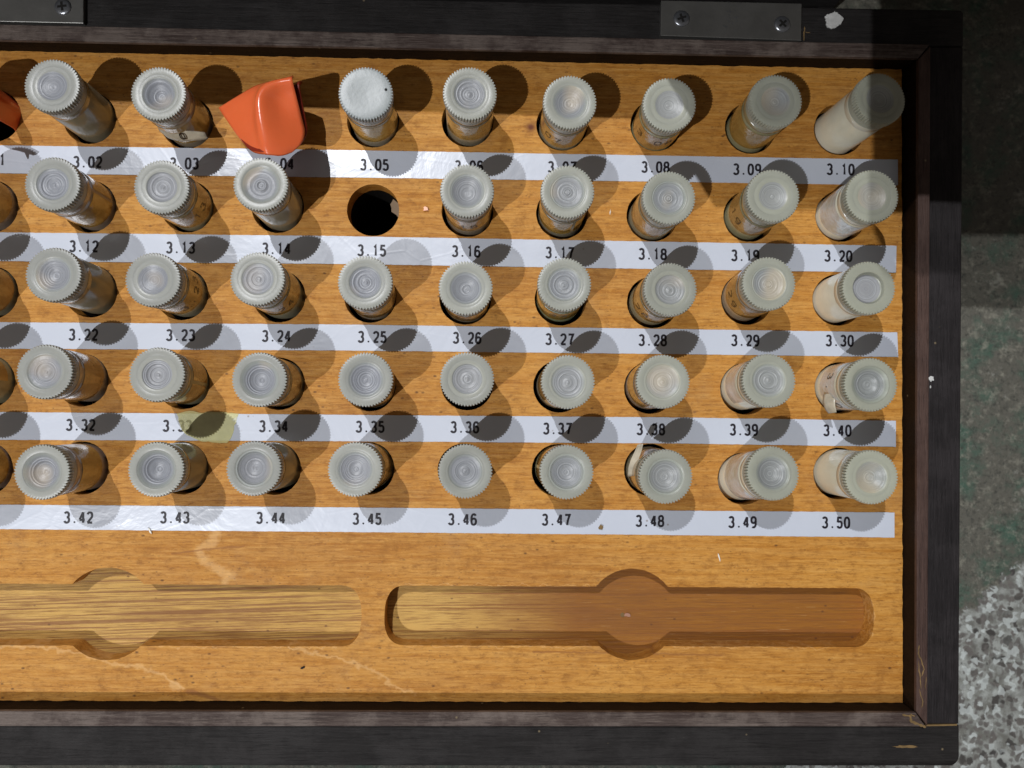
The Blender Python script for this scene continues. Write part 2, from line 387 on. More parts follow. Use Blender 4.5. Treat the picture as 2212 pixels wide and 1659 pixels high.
# ---------------------------------------------------------------- digits: stroke outlines like a plain printed face
def arc(cx, cy, rx, ry, a0, a1, n=14, p=2.0):
    out = []
    for i in range(n + 1):
        a = math.radians(a0 + (a1 - a0) * i / n); c, s = math.cos(a), math.sin(a)
        out.append((cx + rx * math.copysign(abs(c) ** (2 / p), c), cy + ry * math.copysign(abs(s) ** (2 / p), s)))
    return out
# cell: x 0..1 (width 1.15 mm), y 0..1 (height 2.4 mm)
DIG = {
    '0': [(arc(.5, .5, .42, .47, 90, 450, 32, 2.5), True)],
    '1': [([(.25, .80), (.42, .86), (.55, .97), (.55, .02)], False)],
    '2': [(arc(.5, .70, .40, .27, 165, -15, 14, 2.3) + [(.80, .50), (.50, .30), (.12, .05)], False), ([(.08, .04), (.94, .04)], False)],
    '3': [(arc(.47, .74, .37, .23, 155, -90, 14, 2.3), False), (arc(.47, .275, .42, .245, 90, -160, 16, 2.3), False)],
    '4': [([(.64, .97), (.05, .30)], False), ([(.04, .28), (.97, .28)], False), ([(.68, .98), (.68, .02)], False)],
    '5': [([(.88, .96), (.22, .96), (.14, .52)], False), (arc(.48, .32, .42, .29, 135, -155, 18, 2.3), False)],
    '6': [(arc(.5, .30, .41, .28, 90, 450, 26, 2.3), True), ([(.86, .84)] + arc(.52, .60, .42, .37, 62, 180, 12, 2.3) + [(.10, .30)], False)],
    '7': [([(.08, .96), (.92, .96), (.74, .70), (.56, .38), (.46, .02)], False)],
    '8': [(arc(.5, .745, .36, .225, 90, 450, 24, 2.3), True), (arc(.5, .28, .42, .25, 90, 450, 26, 2.3), True)],
    '9': [(arc(.5, .70, .41, .27, 90, 450, 26, 2.3), True), ([(.90, .70)] + arc(.48, .40, .42, .37, 0, -118, 12, 2.3), False)],
    '.': [(arc(.5, .06, .05, .025, 90, 450, 12), True)],
}
def stroke(quads, pts, closed, w):
    n = len(pts)
    if closed and (abs(pts[0][0] - pts[-1][0]) + abs(pts[0][1] - pts[-1][1])) < 1e-6: pts = pts[:-1]; n -= 1
    L, R = [], []
    for i in range(n):
        a = pts[(i - 1) % n] if (closed or i > 0) else pts[i]
        b = pts[(i + 1) % n] if (closed or i < n - 1) else pts[i]
        p = pts[i]
        d1 = Vector((p[0] - a[0], p[1] - a[1])); d2 = Vector((b[0] - p[0], b[1] - p[1]))
        if d1.length < 1e-9: d1 = d2.copy()
        if d2.length < 1e-9: d2 = d1.copy()
        d1.normalize(); d2.normalize(); t = d1 + d2
        if t.length < 1e-6: t = d1.copy()
        t.normalize(); nx = Vector((-t.y, t.x)); k = 1.0 / max(0.55, nx.dot(Vector((-d1.y, d1.x))))
        L.append((p[0] + nx.x * w / 2 * k, p[1] + nx.y * w / 2 * k)); R.append((p[0] - nx.x * w / 2 * k, p[1] - nx.y * w / 2 * k))
    m = n if closed else n - 1
    for i in range(m):
        j = (i + 1) % n
        quads.append((L[i], R[i], R[j], L[j]))
def text_quads(s, gw, gh, adv, w):
    q = []; tot = adv * (len(s) - 1)
    for k, ch in enumerate(s):
        if ch == ' ': continue
        x0 = k * adv - tot / 2 - gw / 2
        for pts, closed in DIG[ch]:
            P = [(x0 + x * gw, (y - 0.5) * gh) for x, y in pts]
            if ch == '.':
                cx = x0 + gw / 2; cy = -gh / 2 + 0.17
                q += [((cx, cy), (cx + .2 * math.cos(a), cy + .2 * math.sin(a)), (cx + .2 * math.cos(a + .39), cy + .2 * math.sin(a + .39)), (cx + .2 * math.cos(a + .785), cy + .2 * math.sin(a + .785))) for a in [i * .785398 for i in range(8)]]
            else: stroke(q, P, closed, w)
    return q

# ================================================================ THE SETTING
bm = bmesh.new()
for x0, x1, y0, y1 in [(-420, 420, -400, 400)]:
    vs = [bm.verts.new((x * S, y * S, -32 * S)) for x, y in ((x0, y0), (x1, y0), (x1, y1), (x0, y1))]
    bm.faces.new(vs)
floor = mesh_obj('floor', bm, M['floor'])
floor['kind'] = 'structure'

# ================================================================ THE CASE
case = empty('pin_gauge_case', (0, -17, -32), 'open black wooden gauge case with an orange panel of numbered holes', 'case')
def part(name, bm, mat, parent=case, **kw):
    o = mesh_obj(name, bm, mat, None, **kw)
    o.parent = parent
    w = parent.matrix_world if False else None
    root = parent
    # meshes are modelled in scene coordinates: cancel the parents' offset
    off = Vector((0, 0, 0)); p = parent
    while p: off += p.location; p = p.parent
    o.location = -off
    return o

# -- outer boards
ZT = 3.5
def rounded(pts_before, cx, cy, r, a0, a1, n=6):
    return pts_before + [(cx + r * math.cos(math.radians(a0 + (a1 - a0) * i / n)), cy + r * math.sin(math.radians(a0 + (a1 - a0) * i / n))) for i in range(n + 1)]
bm = bmesh.new()
prism(bm, rounded([(-118, -88.55), (-118, -97.1)], 101.8, -94.95, 2.15, -90, 0, 8) + [(103.95, -88.72)], -32, ZT, 0.35)
part('front_board', bm, M['black'])
bm = bmesh.new()
prism(bm, [(-118, 54.0), (-118, 61.9), (104.9, 62.6), (105.5, 62.0), (105.45, 54.85), (97.5, 54.6)], -32, ZT, 0.35)
part('back_board', bm, M['black'])
bm = bmesh.new()
prism(bm, [(97.1, 54.45), (96.0, -88.45), (103.85, -88.45), (105.35, 54.65)], -32, ZT, 0.3)
part('side_board', bm, M['black_y'])
bm = bmesh.new()
prism(bm, [(-118, -88.6), (-110.3, -88.6), (-110.3, 54.2), (-118, 54.2)], -32, ZT, 0.3)
part('side_board', bm, M['black_y'])
bm = bmesh.new()
prism(bm, [(-110, -88.5), (96.5, -88.5), (97.4, 54.2), (-110, 54.2)], -31.5, -29)
part('bottom_board', bm, M['wall'])

# -- raised inner lip, mitred at the corners; the inner wall is its lower, browner part
ZL = 5.2
def lipboard(name, pts_top, pts_wall, mt):
    bm = bmesh.new(); prism(bm, pts_top, 4.3, ZL, 0.22, 2); part(name, bm, mt)
    bm = bmesh.new(); prism(bm, pts_wall, -28.9, 4.28); part('inner_wall', bm, M['wall'])
o_tr, i_tr = (97.35, 54.2), (94.72, 51.15)
o_br, i_br = (96.2, -88.3), (93.95, -85.42)
lipboard('back_lip', [(-112, 54.2), (-109.5, 50.95), (i_tr[0] - .05, i_tr[1] + .02), (o_tr[0] - .15, o_tr[1])],
         [(-109.4, 53.9), (-109.4, 51.0), (94.6, 51.2), (96.5, 54.0)], M['lip_x'])
lipboard('front_lip', [(-112, -88.5), (o_br[0] - .3, -88.3), (i_br[0] - .1, -85.42), (-109.5, -85.44)],
         [(-109.4, -88), (96, -88.1), (93.9, -85.46), (-109.4, -85.48)], M['lip_x'])
lipboard('side_lip', [(o_tr[0], o_tr[1] - .25), (i_tr[0], i_tr[1] - .2), (i_br[0], i_br[1] + .15), (o_br[0] + .05, o_br[1] + .15)],
         [(97, 53.8), (94.76, 51.1), (94.0, -85.4), (95.9, -87.9)], M['lip_y'])
lipboard('side_lip', [(-112, 54.1), (-112, -88.4), (-109.55, -85.6), (-109.55, 51.1)],
         [(-111.8, 53.8), (-111.8, -88), (-109.5, -85.5), (-109.5, 51)], M['lip_y'])

# -- corner joint splits, chips and paint marks on the boards
bm = bmesh.new(); prism(bm, [(96.9, -88.86), (103.4, -88.72), (103.5, -88.42), (96.9, -88.56)], 3.0, 3.56)
part('joint_split', bm, M['raw'])
bm = bmesh.new(); blob(bm, 92.7, -93.05, 1.0, 3.2, 3.54, 20, .3, 2.3, .28, 3)
part('joint_split', bm, M['raw'])
def chip(pts, w, z, seed, mt='raw'):
    R = random.Random(seed); q = []; bm = bmesh.new()
    P = []
    for (ax, ay), (bx, by) in zip(pts[:-1], pts[1:]):
        for k in range(4): P.append((ax + (bx - ax) * k / 4 + R.uniform(-.08, .08), ay + (by - ay) * k / 4 + R.uniform(-.08, .08)))
    P.append(pts[-1]); n = len(P)
    L = []; Rr = []
    for i, (x, y) in enumerate(P):
        a = P[max(0, i - 1)]; b = P[min(n - 1, i + 1)]; d = Vector((b[0] - a[0], b[1] - a[1])).normalized()
        ww = w * R.uniform(.35, 1.0) * (0.25 if i in (0, n - 1) else 1)
        L.append((x - d.y * ww, y + d.x * ww)); Rr.append((x + d.y * ww, y - d.x * ww))
    prism(bm, L + Rr[::-1], z - .3, z + .05)
    return part('wood_chip', bm, M[mt])
chip([(94.6, -71.5), (94.3, -73.2), (94.9, -74.6), (95.5, -76.5), (95.0, -78)], .16, ZL, 4)
chip([(94.3, -74.8), (94.6, -77.5), (94.9, -80.5)], .14, ZL, 5)
chip([(94.5, -80.6), (95.3, -83.2), (95.0, -84.4)], .12, ZL, 6)
chip([(96.0, -78.0), (95.8, -80.6)], .10, ZL, 7)
chip([(91.0, -85.9), (92.6, -86.0), (92.9, -87.2), (94.6, -87.9), (95.9, -88.4)], .33, ZL, 8)
chip([(92.6, -85.4 - .35), (93.6, -86.1)], .22, ZL, 9)
chip([(71.0, 55.2), (71.0, 56.6), (71.15, 58.2)], .16, ZT, 10)
chip([(71.3, 57.1), (72.4, 56.9)], .10, ZT, 12)
bm = bmesh.new()
b0 = [(77.28 + x * .0 + 1.9 * math.cos(a) * (1 + .16 * math.sin(3 * a + 1) + rnd.uniform(-.10, .10)), 59.7 + 1.75 * math.sin(a) * (1 + .12 * math.sin(2 * a) + rnd.uniform(-.10, .10))) for x, a in enumerate([i * 2 * math.pi / 36 for i in range(36)])]
prism(bm, b0, 3.3, 3.85, .2)
part('paint_blob', bm, M['paint'])
bm = bmesh.new(); blob(bm, 98.1, -16.35, .42, 3.3, 3.62, 18, .3, 1.3, 1.3, 11); blob(bm, 98.0, -18.1, .15, 3.3, 3.6, 12, .3, 1, 2, 13)
part('paint_blob', bm, M['paint'])

# -- hinge plates with screws
def screw(cx, cy, z, parent, rot, label=None):
    bm = bmesh.new()
    rings = lathe(bm, [(1.75, -.6), (1.75, .05), (1.62, .22), (1.3, .34), (.9, .40), (0.001, .42)], 40)
    bmesh.ops.translate(bm, verts=bm.verts, vec=(cx * S, cy * S, z * S))
    s = part('screw', bm, M['screw'], parent, autosm=50)
    bm = bmesh.new()
    for k in range(2):
        a = rot + k * math.pi / 2; c, sn = math.cos(a), math.sin(a)
        L, W = .95, .24
        prism(bm, [(cx + x * c - y * sn, cy + x * sn + y * c) for x, y in ((-L, -W), (L, -W), (L, W), (-L, W))], z + .30, z + .432 + .004 * k)
    part('cross_slot', bm, M['slotdark'], s)  # near-black cross set flush in the screw head
pl = part('hinge_plate', (lambda b: (prism(b, [(40.33, 62.7), (40.18, 55.15), (70.1, 54.75), (70.15, 62.7)], 3.3, 4.5, .12, 2), b)[1])(bmesh.new()), M['steel'])
screw(44.6, 58.85, 4.5, pl, .35); screw(66.0, 58.15, 4.5, pl, .72)
# worn stamped figures on the plate: short bright nicks
bm = bmesh.new()
stamp = [(54.65, 61.0, 55.0, 60.4), (54.55, 59.95, 54.95, 59.72), (54.3, 59.0, 54.75, 58.45), (55.35, 58.3, 55.6, 57.85), (56.15, 59.7, 56.4, 59.45), (56.2, 58.75, 56.4, 58.4),
         (55.95, 61.05, 56.25, 60.95), (55.6, 59.3, 56.5, 59.25), (53.4, 57.6, 54.4, 57.25), (54.7, 59.3, 55.1, 59.0), (54.2, 60.7, 54.5, 60.55)]
for x0, y0, x1, y1 in stamp:
    q = []; stroke(q, [(x0, y0), ((x0 + x1) / 2 + .03, (y0 + y1) / 2), (x1, y1)], False, .13)
    for quad in q: bm.faces.new([bm.verts.new((x * S, y * S, 4.53 * S)) for x, y in quad])
part('stamped_figures', bm, M['screw'], pl, recalc=False)
pl = part('hinge_plate', (lambda b: (prism(b, [(-118, 61.0), (-118, 55.1), (-79.75, 55.08), (-79.9, 61.6)], 3.3, 4.5, .12, 2), b)[1])(bmesh.new()), M['steel'])
screw(-84.0, 58.4, 4.5, pl, .15)

# -- the perforated panel
HOLE = {(1, 1): (-100.25, 37.1), (2, 1): (-100.29, 17.79), (3, 1): (-99.78, -0.42), (4, 1): (-99.93, -19.12), (5, 1): (-99.9, -37.32), (1, 4): (-40.5, 36.6),
 (1, 2): (-80.32, 36.99), (1, 3): (-59.88, 36.39), (1, 5): (-20.47, 37.35), (1, 6): (-0.3, 37.84), (1, 7): (19.99, 37.43), (1, 8): (40.28, 37.72), (1, 9): (60.8, 37.51), (1, 10): (80.21, 37.58), (2, 2): (-79.85, 18.13), (2, 3): (-59.4, 18.47), (2, 4): (-40.38, 18.69), (2, 5): (-20.18, 18.34), (2, 6): (-0.07, 18.47), (2, 7): (20.16, 18.31), (2, 8): (39.6, 18.13), (2, 9): (60.55, 18.38), (2, 10): (80.51, 18.7), (3, 2): (-79.22, 0.16), (3, 3): (-60.16, -0.15), (3, 4): (-39.74, -0.36), (3, 5): (-20.48, -0.18), (3, 6): (-0.33, -0.3), (3, 7): (20.04, -0.21), (3, 8): (39.82, -0.53), (3, 9): (60.1, 0.45), (3, 10): (79.9, 0.53), (4, 2): (-80.58, -18.6), (4, 3): (-59.46, -18.94), (4, 4): (-39.49, -18.91), (4, 5): (-20.29, -18.98), (4, 6): (0.29, -18.55), (4, 7): (19.91, -18.82), (4, 8): (39.34, -18.9), (4, 9): (59.96, -18.86), (4, 10): (80.41, -18.43), (5, 2): (-80.13, -37.04), (5, 3): (-59.37, -36.86), (5, 4): (-40.03, -36.78), (5, 5): (-20.4, -36.6), (5, 6): (-0.17, -36.72), (5, 7): (19.78, -36.64), (5, 8): (39.45, -36.36), (5, 9): (59.52, -38.06), (5, 10): (80.1, -36.79)}
CAP = {(1, 2): (-80.17, 37.97), (1, 3): (-59.75, 36.84), (1, 5): (-19.67, 37.65), (1, 6): (0.64, 38.06), (1, 7): (20.28, 36.71), (1, 8): (39.93, 36.64), (1, 9): (61.07, 37.8), (1, 10): (81.98, 38.68), (2, 2): (-79.59, 18.85), (2, 3): (-58.72, 18.59), (2, 4): (-39.7, 19.46), (2, 6): (0.34, 18.88), (2, 7): (19.99, 19.04), (2, 8): (39.94, 18.19), (2, 9): (60.56, 18.91), (2, 10): (80.29, 19.16), (3, 2): (-78.96, 1.29), (3, 3): (-60.0, 0.58), (3, 4): (-39.97, 1.05), (3, 5): (-19.18, 0.64), (3, 6): (0.3, -0.17), (3, 7): (19.52, 0.83), (3, 8): (40.32, 0.13), (3, 9): (59.77, 1.6), (3, 10): (79.62, 0.97), (4, 2): (-80.14, -17.43), (4, 3): (-58.79, -17.72), (4, 4): (-39.24, -18.47), (4, 5): (-18.8, -18.23), (4, 6): (0.79, -17.92), (4, 7): (20.41, -18.23), (4, 8): (38.97, -17.93), (4, 9): (59.82, -17.5), (4, 10): (79.97, -18.09), (5, 2): (-80.16, -36.64), (5, 3): (-58.56, -35.92), (5, 4): (-39.98, -35.57), (5, 5): (-20.57, -35.58), (5, 6): (0.65, -35.75), (5, 7): (20.3, -35.75), (5, 8): (39.62, -36.48), (5, 9): (60.68, -35.58), (5, 10): (80.14, -36.22),
 (2, 1): (-100.1, 18.6), (3, 1): (-99.6, .4), (4, 1): (-99.6, -18.2), (5, 1): (-99.7, -36.4)}
HR = 5.55
def poly_slot(y_top, y_bot, xl, xr, cx, cy, cr):
    """long slot with blunt rounded ends and a finger circle"""
    def end(x, sgn):   # rounded end
        out = []; h = (y_top - y_bot) / 2; ym = (y_top + y_bot) / 2; w = 4.3
        for i in range(1, 16):
            a = math.pi / 2 - math.pi * i / 16
            c, s_ = math.cos(a), math.sin(a)
            out.append((x - sgn * w + sgn * w * abs(c) ** .85, ym + h * math.copysign(abs(s_) ** .8, s_)))
        return out
    pts = []
    at = math.asin((y_top - cy) / cr); ab = math.asin((cy - y_bot) / cr)
    pts.append((xl + 4.3, y_top))
    for i in range(25):
        a = math.pi - at + (at - (math.pi - at)) * i / 24
        pts.append((cx + cr * math.cos(a), cy + cr * math.sin(a)))
    pts.append((xr - 4.3, y_top)); pts += end(xr, 1); pts.append((xr - 4.3, y_bot))
    for i in range(25):
        a = -ab + (-(math.pi - ab) + ab) * i / 24
        pts.append((cx + cr * math.cos(a), cy + cr * math.sin(a)))
    pts.append((xl + 4.3, y_bot)); pts += end(xl, -1)[::-1]
    return pts
SLOT_R = poly_slot(-61.15, -73.65, -16.5, 87.7, 35.8, -66.95, 9.6)
SLOT_L = poly_slot(-61.2, -73.95, -125.0, -21.3, -74.1, -67.35, 9.6)
SLOT_L = [(max(x, -106.0), y) for x, y in SLOT_L]
_clean = []
for p_ in SLOT_L:
    if not _clean or (abs(p_[0] - _clean[-1][0]) + abs(p_[1] - _clean[-1][1])) > .05: _clean.append(p_)
SLOT_L = _clean
cu = bpy.data.curves.new('panel_outline', 'CURVE'); cu.dimensions = '2D'; cu.fill_mode = 'BOTH'; cu.extrude = 2.25 * S
def spl(pts):
    s = cu.splines.new('POLY'); s.points.add(len(pts) - 1); s.use_cyclic_u = True
    for p, (x, y) in zip(s.points, pts): p.co = (x * S, y * S, 0, 1)
def rag(pts, step, amp, seed):
    """slightly ragged saw-cut edge"""
    R = random.Random(seed); out = []; n = len(pts)
    for i in range(n):
        a = Vector(pts[i]); b = Vector(pts[(i + 1) % n]); L = (b - a).length; k = max(1, int(L / step))
        for j in range(k):
            p = a.lerp(b, j / k); d = (b - a).normalized(); q = R.uniform(-amp, amp)
            out.append((p.x - d.y * q, p.y + d.x * q))
    return out
spl(rag([(-109.4, -85.3), (93.85, -85.35), (93.9, 51.05), (-109.4, 51.0)], 1.3, .09, 1))
holepts = {}
for k, (hx, hy) in HOLE.items():
    R = random.Random(k[0] * 20 + k[1])
    pts = [(hx + (HR + R.uniform(-.035, .035)) * math.cos(i * math.pi / 36), hy + (HR + R.uniform(-.035, .035)) * math.sin(i * math.pi / 36)) for i in range(72)]
    holepts[k] = pts; spl(pts)
spl(rag(SLOT_R, .9, .05, 2)); spl(rag(SLOT_L, .9, .05, 3))
co_ = bpy.data.objects.new('tmp_panel', cu); C.objects.link(co_)
dg = bpy.context.evaluated_depsgraph_get()
me = bpy.data.meshes.new_from_object(co_.evaluated_get(dg))
bm = bmesh.new(); bm.from_mesh(me)
bpy.data.objects.remove(co_); bpy.data.meshes.remove(me)
bmesh.ops.translate(bm, verts=bm.verts, vec=(0, 0, -2.25 * S))
for v in bm.verts: pass
# bore walls below the top plate, coloured near black for the unlit depth
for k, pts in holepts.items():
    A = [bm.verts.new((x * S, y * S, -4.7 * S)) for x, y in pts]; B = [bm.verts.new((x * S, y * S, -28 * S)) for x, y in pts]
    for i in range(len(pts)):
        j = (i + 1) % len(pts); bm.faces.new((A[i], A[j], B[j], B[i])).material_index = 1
panel = part('hole_panel', bm, [M['panel'], M['void']], recalc=False)
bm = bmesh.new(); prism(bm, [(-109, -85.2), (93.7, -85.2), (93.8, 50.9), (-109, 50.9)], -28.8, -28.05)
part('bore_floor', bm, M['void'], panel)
bm = bmesh.new(); prism(bm, [(-19.2, -85), (93.5, -85), (93.5, -52), (-19.2, -52)], -9, -4.53)
part('slot_bed', bm, M['inlay_b'], panel)
bm = bmesh.new(); prism(bm, [(-109, -85), (-19.3, -85), (-19.3, -52), (-109, -52)], -9, -4.53)
part('slot_bed', bm, M['inlay_a'], panel)
# nail in the finger well
bm = bmesh.new(); rg = lathe(bm, [(.5, 0), (.48, .06), (.3, .09), (.0001, .1)], 20)
bmesh.ops.translate(bm, verts=bm.verts, vec=(34.6 * S, -68.3 * S, -4.55 * S)); part('nail_head', bm, M['raw'], panel, smooth=True)
bm = bmesh.new(); blob(bm, 35.6, -68.3, .42, -4.55, -4.2, 9, .4, 1.4, .9, 5)
part('nail_glint', bm, M['copper'], panel)  # highlight beside the nail, modelled as a small coppery blob

# -- printed number strips
STR = [([(-98.85, 30.77), (-27.15, 31.11), (46.01, 31.15), (92.93, 31.2)], [(-98.69, 24.86), (-27.05, 25.24), (46.04, 25.53), (92.92, 25.64)]),
 ([(-98.34, 12.3), (-26.84, 12.65), (46.11, 12.51), (92.59, 12.44)], [(-98.18, 6.23), (-26.75, 6.72), (46.14, 6.62), (92.48, 6.61)]),
 ([(-97.82, -6.65), (-26.53, -6.19), (46.21, -6.23), (92.76, -6.32)], [(-97.67, -12.2), (-26.44, -11.7), (46.24, -11.59), (92.95, -11.61)]),
 ([(-97.3, -25.49), (-26.22, -25.32), (46.31, -25.15), (92.42, -25.36)], [(-97.14, -31.29), (-26.13, -30.89), (46.34, -30.68), (92.41, -30.93)]),
 ([(-96.77, -44.8), (-25.9, -44.82), (46.41, -44.95), (92.08, -44.99)], [(-96.63, -49.89), (-25.81, -49.97), (46.44, -50.15), (92.07, -50.32)])]
TXT = [[(-100.66, 27.67), (-80.49, 27.54), (-60.21, 27.61), (-40.12, 27.88), (-20.01, 28.04), (0.12, 28.1), (20.06, 28.26), (40.21, 28.62), (60.07, 28.48), (80.44, 28.84)],
 [(-101.12, 9.6), (-80.82, 9.62), (-60.6, 9.64), (-40.47, 9.76), (-20.32, 9.68), (-0.25, 9.79), (19.73, 9.8), (39.72, 9.81), (59.72, 9.81), (79.94, 10.02)],
 [(-100.6, -9.03), (-80.45, -9.06), (-60.2, -8.9), (-40.12, -8.83), (-19.93, -8.77), (0.18, -8.71), (19.9, -8.75), (39.84, -8.7), (59.78, -8.49), (80.24, -8.28)],
 [(-100.54, -27.94), (-80.56, -28.03), (-60.46, -28.02), (-40.35, -27.91), (-20.08, -27.8), (-0.08, -27.69), (19.59, -27.79), (39.56, -27.74), (59.54, -27.63), (79.74, -27.58)],
 [(-100.48, -47.22), (-80.55, -47.36), (-60.57, -47.21), (-40.57, -47.16), (-20.41, -47.2), (-0.33, -47.15), (19.52, -47.1), (39.48, -47.2), (59.31, -47.3), (79.44, -47.25)]]
def interp(P, x):
    for a, b in zip(P[:-1], P[1:]):
        if x <= b[0] or b is P[-1]: return a[1] + (b[1] - a[1]) * (x - a[0]) / (b[0] - a[0])
for r, (top, bot) in enumerate(STR):
    bm = bmesh.new(); n = 240; xr = top[-1][0]; grid = []
    R = random.Random(50 + r)
    for i in range(n + 1):
        x = -108.5 + (xr + 108.5) * i / n; xt = x
        col = []
        yt = interp(top, x) + R.uniform(-.035, .035); yb = interp(bot, x + (bot[-1][0] - xr) * (i / n)) + R.uniform(-.035, .035)
        for j in range(5):
            y = yb + (yt - yb) * j / 4
            z = .10 + .03 * noise.noise(Vector((x * .22, y * .4, r * 7.0))) + (.03 if j in (0, 4) else 0) * max(0, noise.noise(Vector((x * .13, 3, r * 3.0))))
            if i > n - 8: z += .012 * (i - n + 8) * (1.2 if r in (0, 1) else .6)
            col.append(bm.verts.new(((x + (bot[-1][0] - xr) * (1 - j / 4) * (i / n)) * S, y * S, z * S)))
        grid.append(col)
    for i in range(n):
        for j in range(4): bm.faces.new((grid[i][j], grid[i + 1][j], grid[i + 1][j + 1], grid[i][j + 1]))
    # thin edge down to the wood
    lowt = [bm.verts.new((c[4].co.x, c[4].co.y, .005 * S)) for c in grid]; lowb = [bm.verts.new((c[0].co.x, c[0].co.y, .005 * S)) for c in grid]
    for i in range(n):
        bm.faces.new((grid[i][4], grid[i + 1][4], lowt[i + 1], lowt[i])); bm.faces.new((grid[i][0], lowb[i], lowb[i + 1], grid[i + 1][0]))
    lr = [bm.verts.new((v.co.x, v.co.y, .005 * S)) for v in grid[-1]]
    for j in range(4): bm.faces.new((grid[-1][j], lr[j], lr[j + 1], grid[-1][j + 1]))
    strip = part('number_strip', bm, M['paper'], case, smooth=False, recalc=False)
    strip['label'] = 'white paper strip printed 3.%d1 to 3.%d0' % (r, r + 1)
    for p in strip.data.polygons: p.use_smooth = True
    strip.data.set_sharp_from_angle(angle=math.radians(40))
    for c in range(10):
        num = '3.%02d' % (r * 10 + c + 1)
        tx, ty = TXT[r][c]; sl = (interp(top, tx + 5) - interp(top, tx - 5)) / 10
        bm = bmesh.new()
        for quad in text_quads(num, 1.15, 2.28, 1.58, .46):
            vs = []
            for (x, y) in quad:
                X = tx + x; Y = ty + y + sl * x
                z = .10 + .03 * noise.noise(Vector((X * .22, Y * .4, r * 7.0))) + .035
                vs.append(bm.verts.new((X * S, Y * S, z * S)))
            if (Vector(quad[0]) - Vector(quad[2])).length > 1e-6: bm.faces.new(vs)
        part('printed_number', bm, M['ink'], strip, recalc=False)
# yellowed tape scrap on the 3.33 label, stain crumbs
bm = bmesh.new()
zt = .19
outl = [(-60.6, -25.4), (-60.0, -27.6), (-59.0, -29.6), (-55.5, -31.2), (-50.0, -31.5), (-49.2, -30.6), (-48.3, -27.2), (-47.7, -25.3), (-52, -24.9), (-56, -25.2), (-58, -24.7)]
prism(bm, rag(outl, .7, .12, 8), .12, zt)
part('yellowed_tape', bm, M['yellow'])

# ================================================================ THE VIALS
TEETH = 55; SEG = TEETH * 5
def cap_mesh(kind):
    bm = bmesh.new()
    def rf(k, a, r):
        if 3 <= k <= 5:
            ph = (a * TEETH / (2 * math.pi)) % 1.0
            return r + (-.19, .0, .15, .15, .0)[int(ph * 5 + .5) % 5]
        return r
    outer = [(4.93, 0.0), (4.95, 1.35), (5.04, 1.45), (5.13, 1.62), (5.15, 3.1), (5.11, 3.21), (4.86, 3.25)]
    if kind == 'flat': top = [(4.7, 3.27), (3.2, 3.25), (1.6, 3.18), (.001, 3.16)]
    elif kind == 'deep': top = [(4.6, 3.28), (3.6, 3.27), (3.2, 3.24), (3.08, 3.1), (3.02, 2.3), (2.7, 2.05), (.9, 2.0), (.001, 2.0)]
    else: top = [(4.5, 3.27), (4.0, 3.25), (3.75, 3.2)]
    lathe(bm, outer + top, SEG, rfun=rf)
    me = mesh_obj('cap', bm, M['cap'], autosm=38)
    d = me.data; bpy.data.objects.remove(me); return d
def recess_mesh(kind, seed=0):
    """the thin middle of a cap: a turned hollow, each with its own faint tool marks"""
    R = random.Random(seed); bm = bmesh.new()
    if kind == 'd':
        r0 = 3.35
        pr = [(3.76, 3.2), (3.5, 3.1), (3.15, 2.85), (2.8, 2.7), (2.4, 2.64), (2.3, 2.68), (2.1, 2.6), (1.6, 2.45), (1.2, 2.45), (1.0, 2.74), (.88, 2.80), (.78, 2.74), (.6, 2.5), (.4, 2.5), (.3, 2.56), (.001, 2.56)]
    else:
        r0 = {'a': R.uniform(3.05, 3.6), 'b': R.uniform(2.8, 3.5), 'c': R.uniform(2.7, 3.1)}[kind]
        dep = {'a': R.uniform(1.0, 1.7), 'b': R.uniform(.5, .8), 'c': R.uniform(.5, .7)}[kind]
        amp = {'a': .085, 'b': .095, 'c': .02}[kind] * R.uniform(.6, 1.2)
        pr = [(3.76, 3.2), ((3.76 + r0) / 2, 3.195), (r0 + .08, 3.17)]
        marks = sorted([R.uniform(.35, r0 - .25) for _ in range({'a': 4, 'b': 5, 'c': 2}[kind])])
        n = 34
        for q in range(n + 1):
            f = q / n; r = r0 * (1 - f) + .001; z = 3.14 - dep * (math.sin(f * math.pi / 2) ** (1.0 if kind != 'b' else .6))
            for m_ in marks: z += amp * math.exp(-((r - m_) / .085) ** 2)
            if kind == 'b': z += .25 * math.exp(-(r / .7) ** 2)
            if r < .3: z += .05
            pr.append((r, z))
    ox, oy = R.uniform(-.14, .14), R.uniform(-.14, .14)
    lathe(bm, pr, 96)
    for v in bm.verts:      # the tool ran slightly off centre
        rr = math.hypot(v.co.x, v.co.y) / S; w = max(0, min(1, (3.4 - rr) / 1.6)); v.co.x += ox * w * S; v.co.y += oy * w * S
        a = math.atan2(v.co.y, v.co.x); v.co.z += .012 * S * math.sin(2 * a + rr * 2) * min(1, w * 2)
    for f in bm.faces:
        c = f.calc_center_median(); f.material_index = 1 if math.hypot(c.x, c.y) / S > r0 else 0
    me = mesh_obj('recess', bm, [M['recess'], M['cap']], autosm=60)
    d = me.data; bpy.data.objects.remove(me); return d
CAPM = {k: cap_mesh(k) for k in ('ring', 'flat', 'deep')}
RECM = {k: [recess_mesh(k, 11 * q + ord(k)) for q in range(n_)] for k, n_ in (('a', 7), ('b', 6), ('c', 3), ('d', 1))}
bm = bmesh.new()
lathe(bm, [(4.2, -26.5), (4.85, -26), (4.92, -20), (4.92, 9.2), (4.86, 9.35), (4.86, 9.6), (4.93, 9.75), (4.93, 10.9), (4.7, 11.05)], 72, cap_bot=True)
o = mesh_obj('barrel', bm, M['barrel'], autosm=40); BARM = o.data; bpy.data.objects.remove(o)
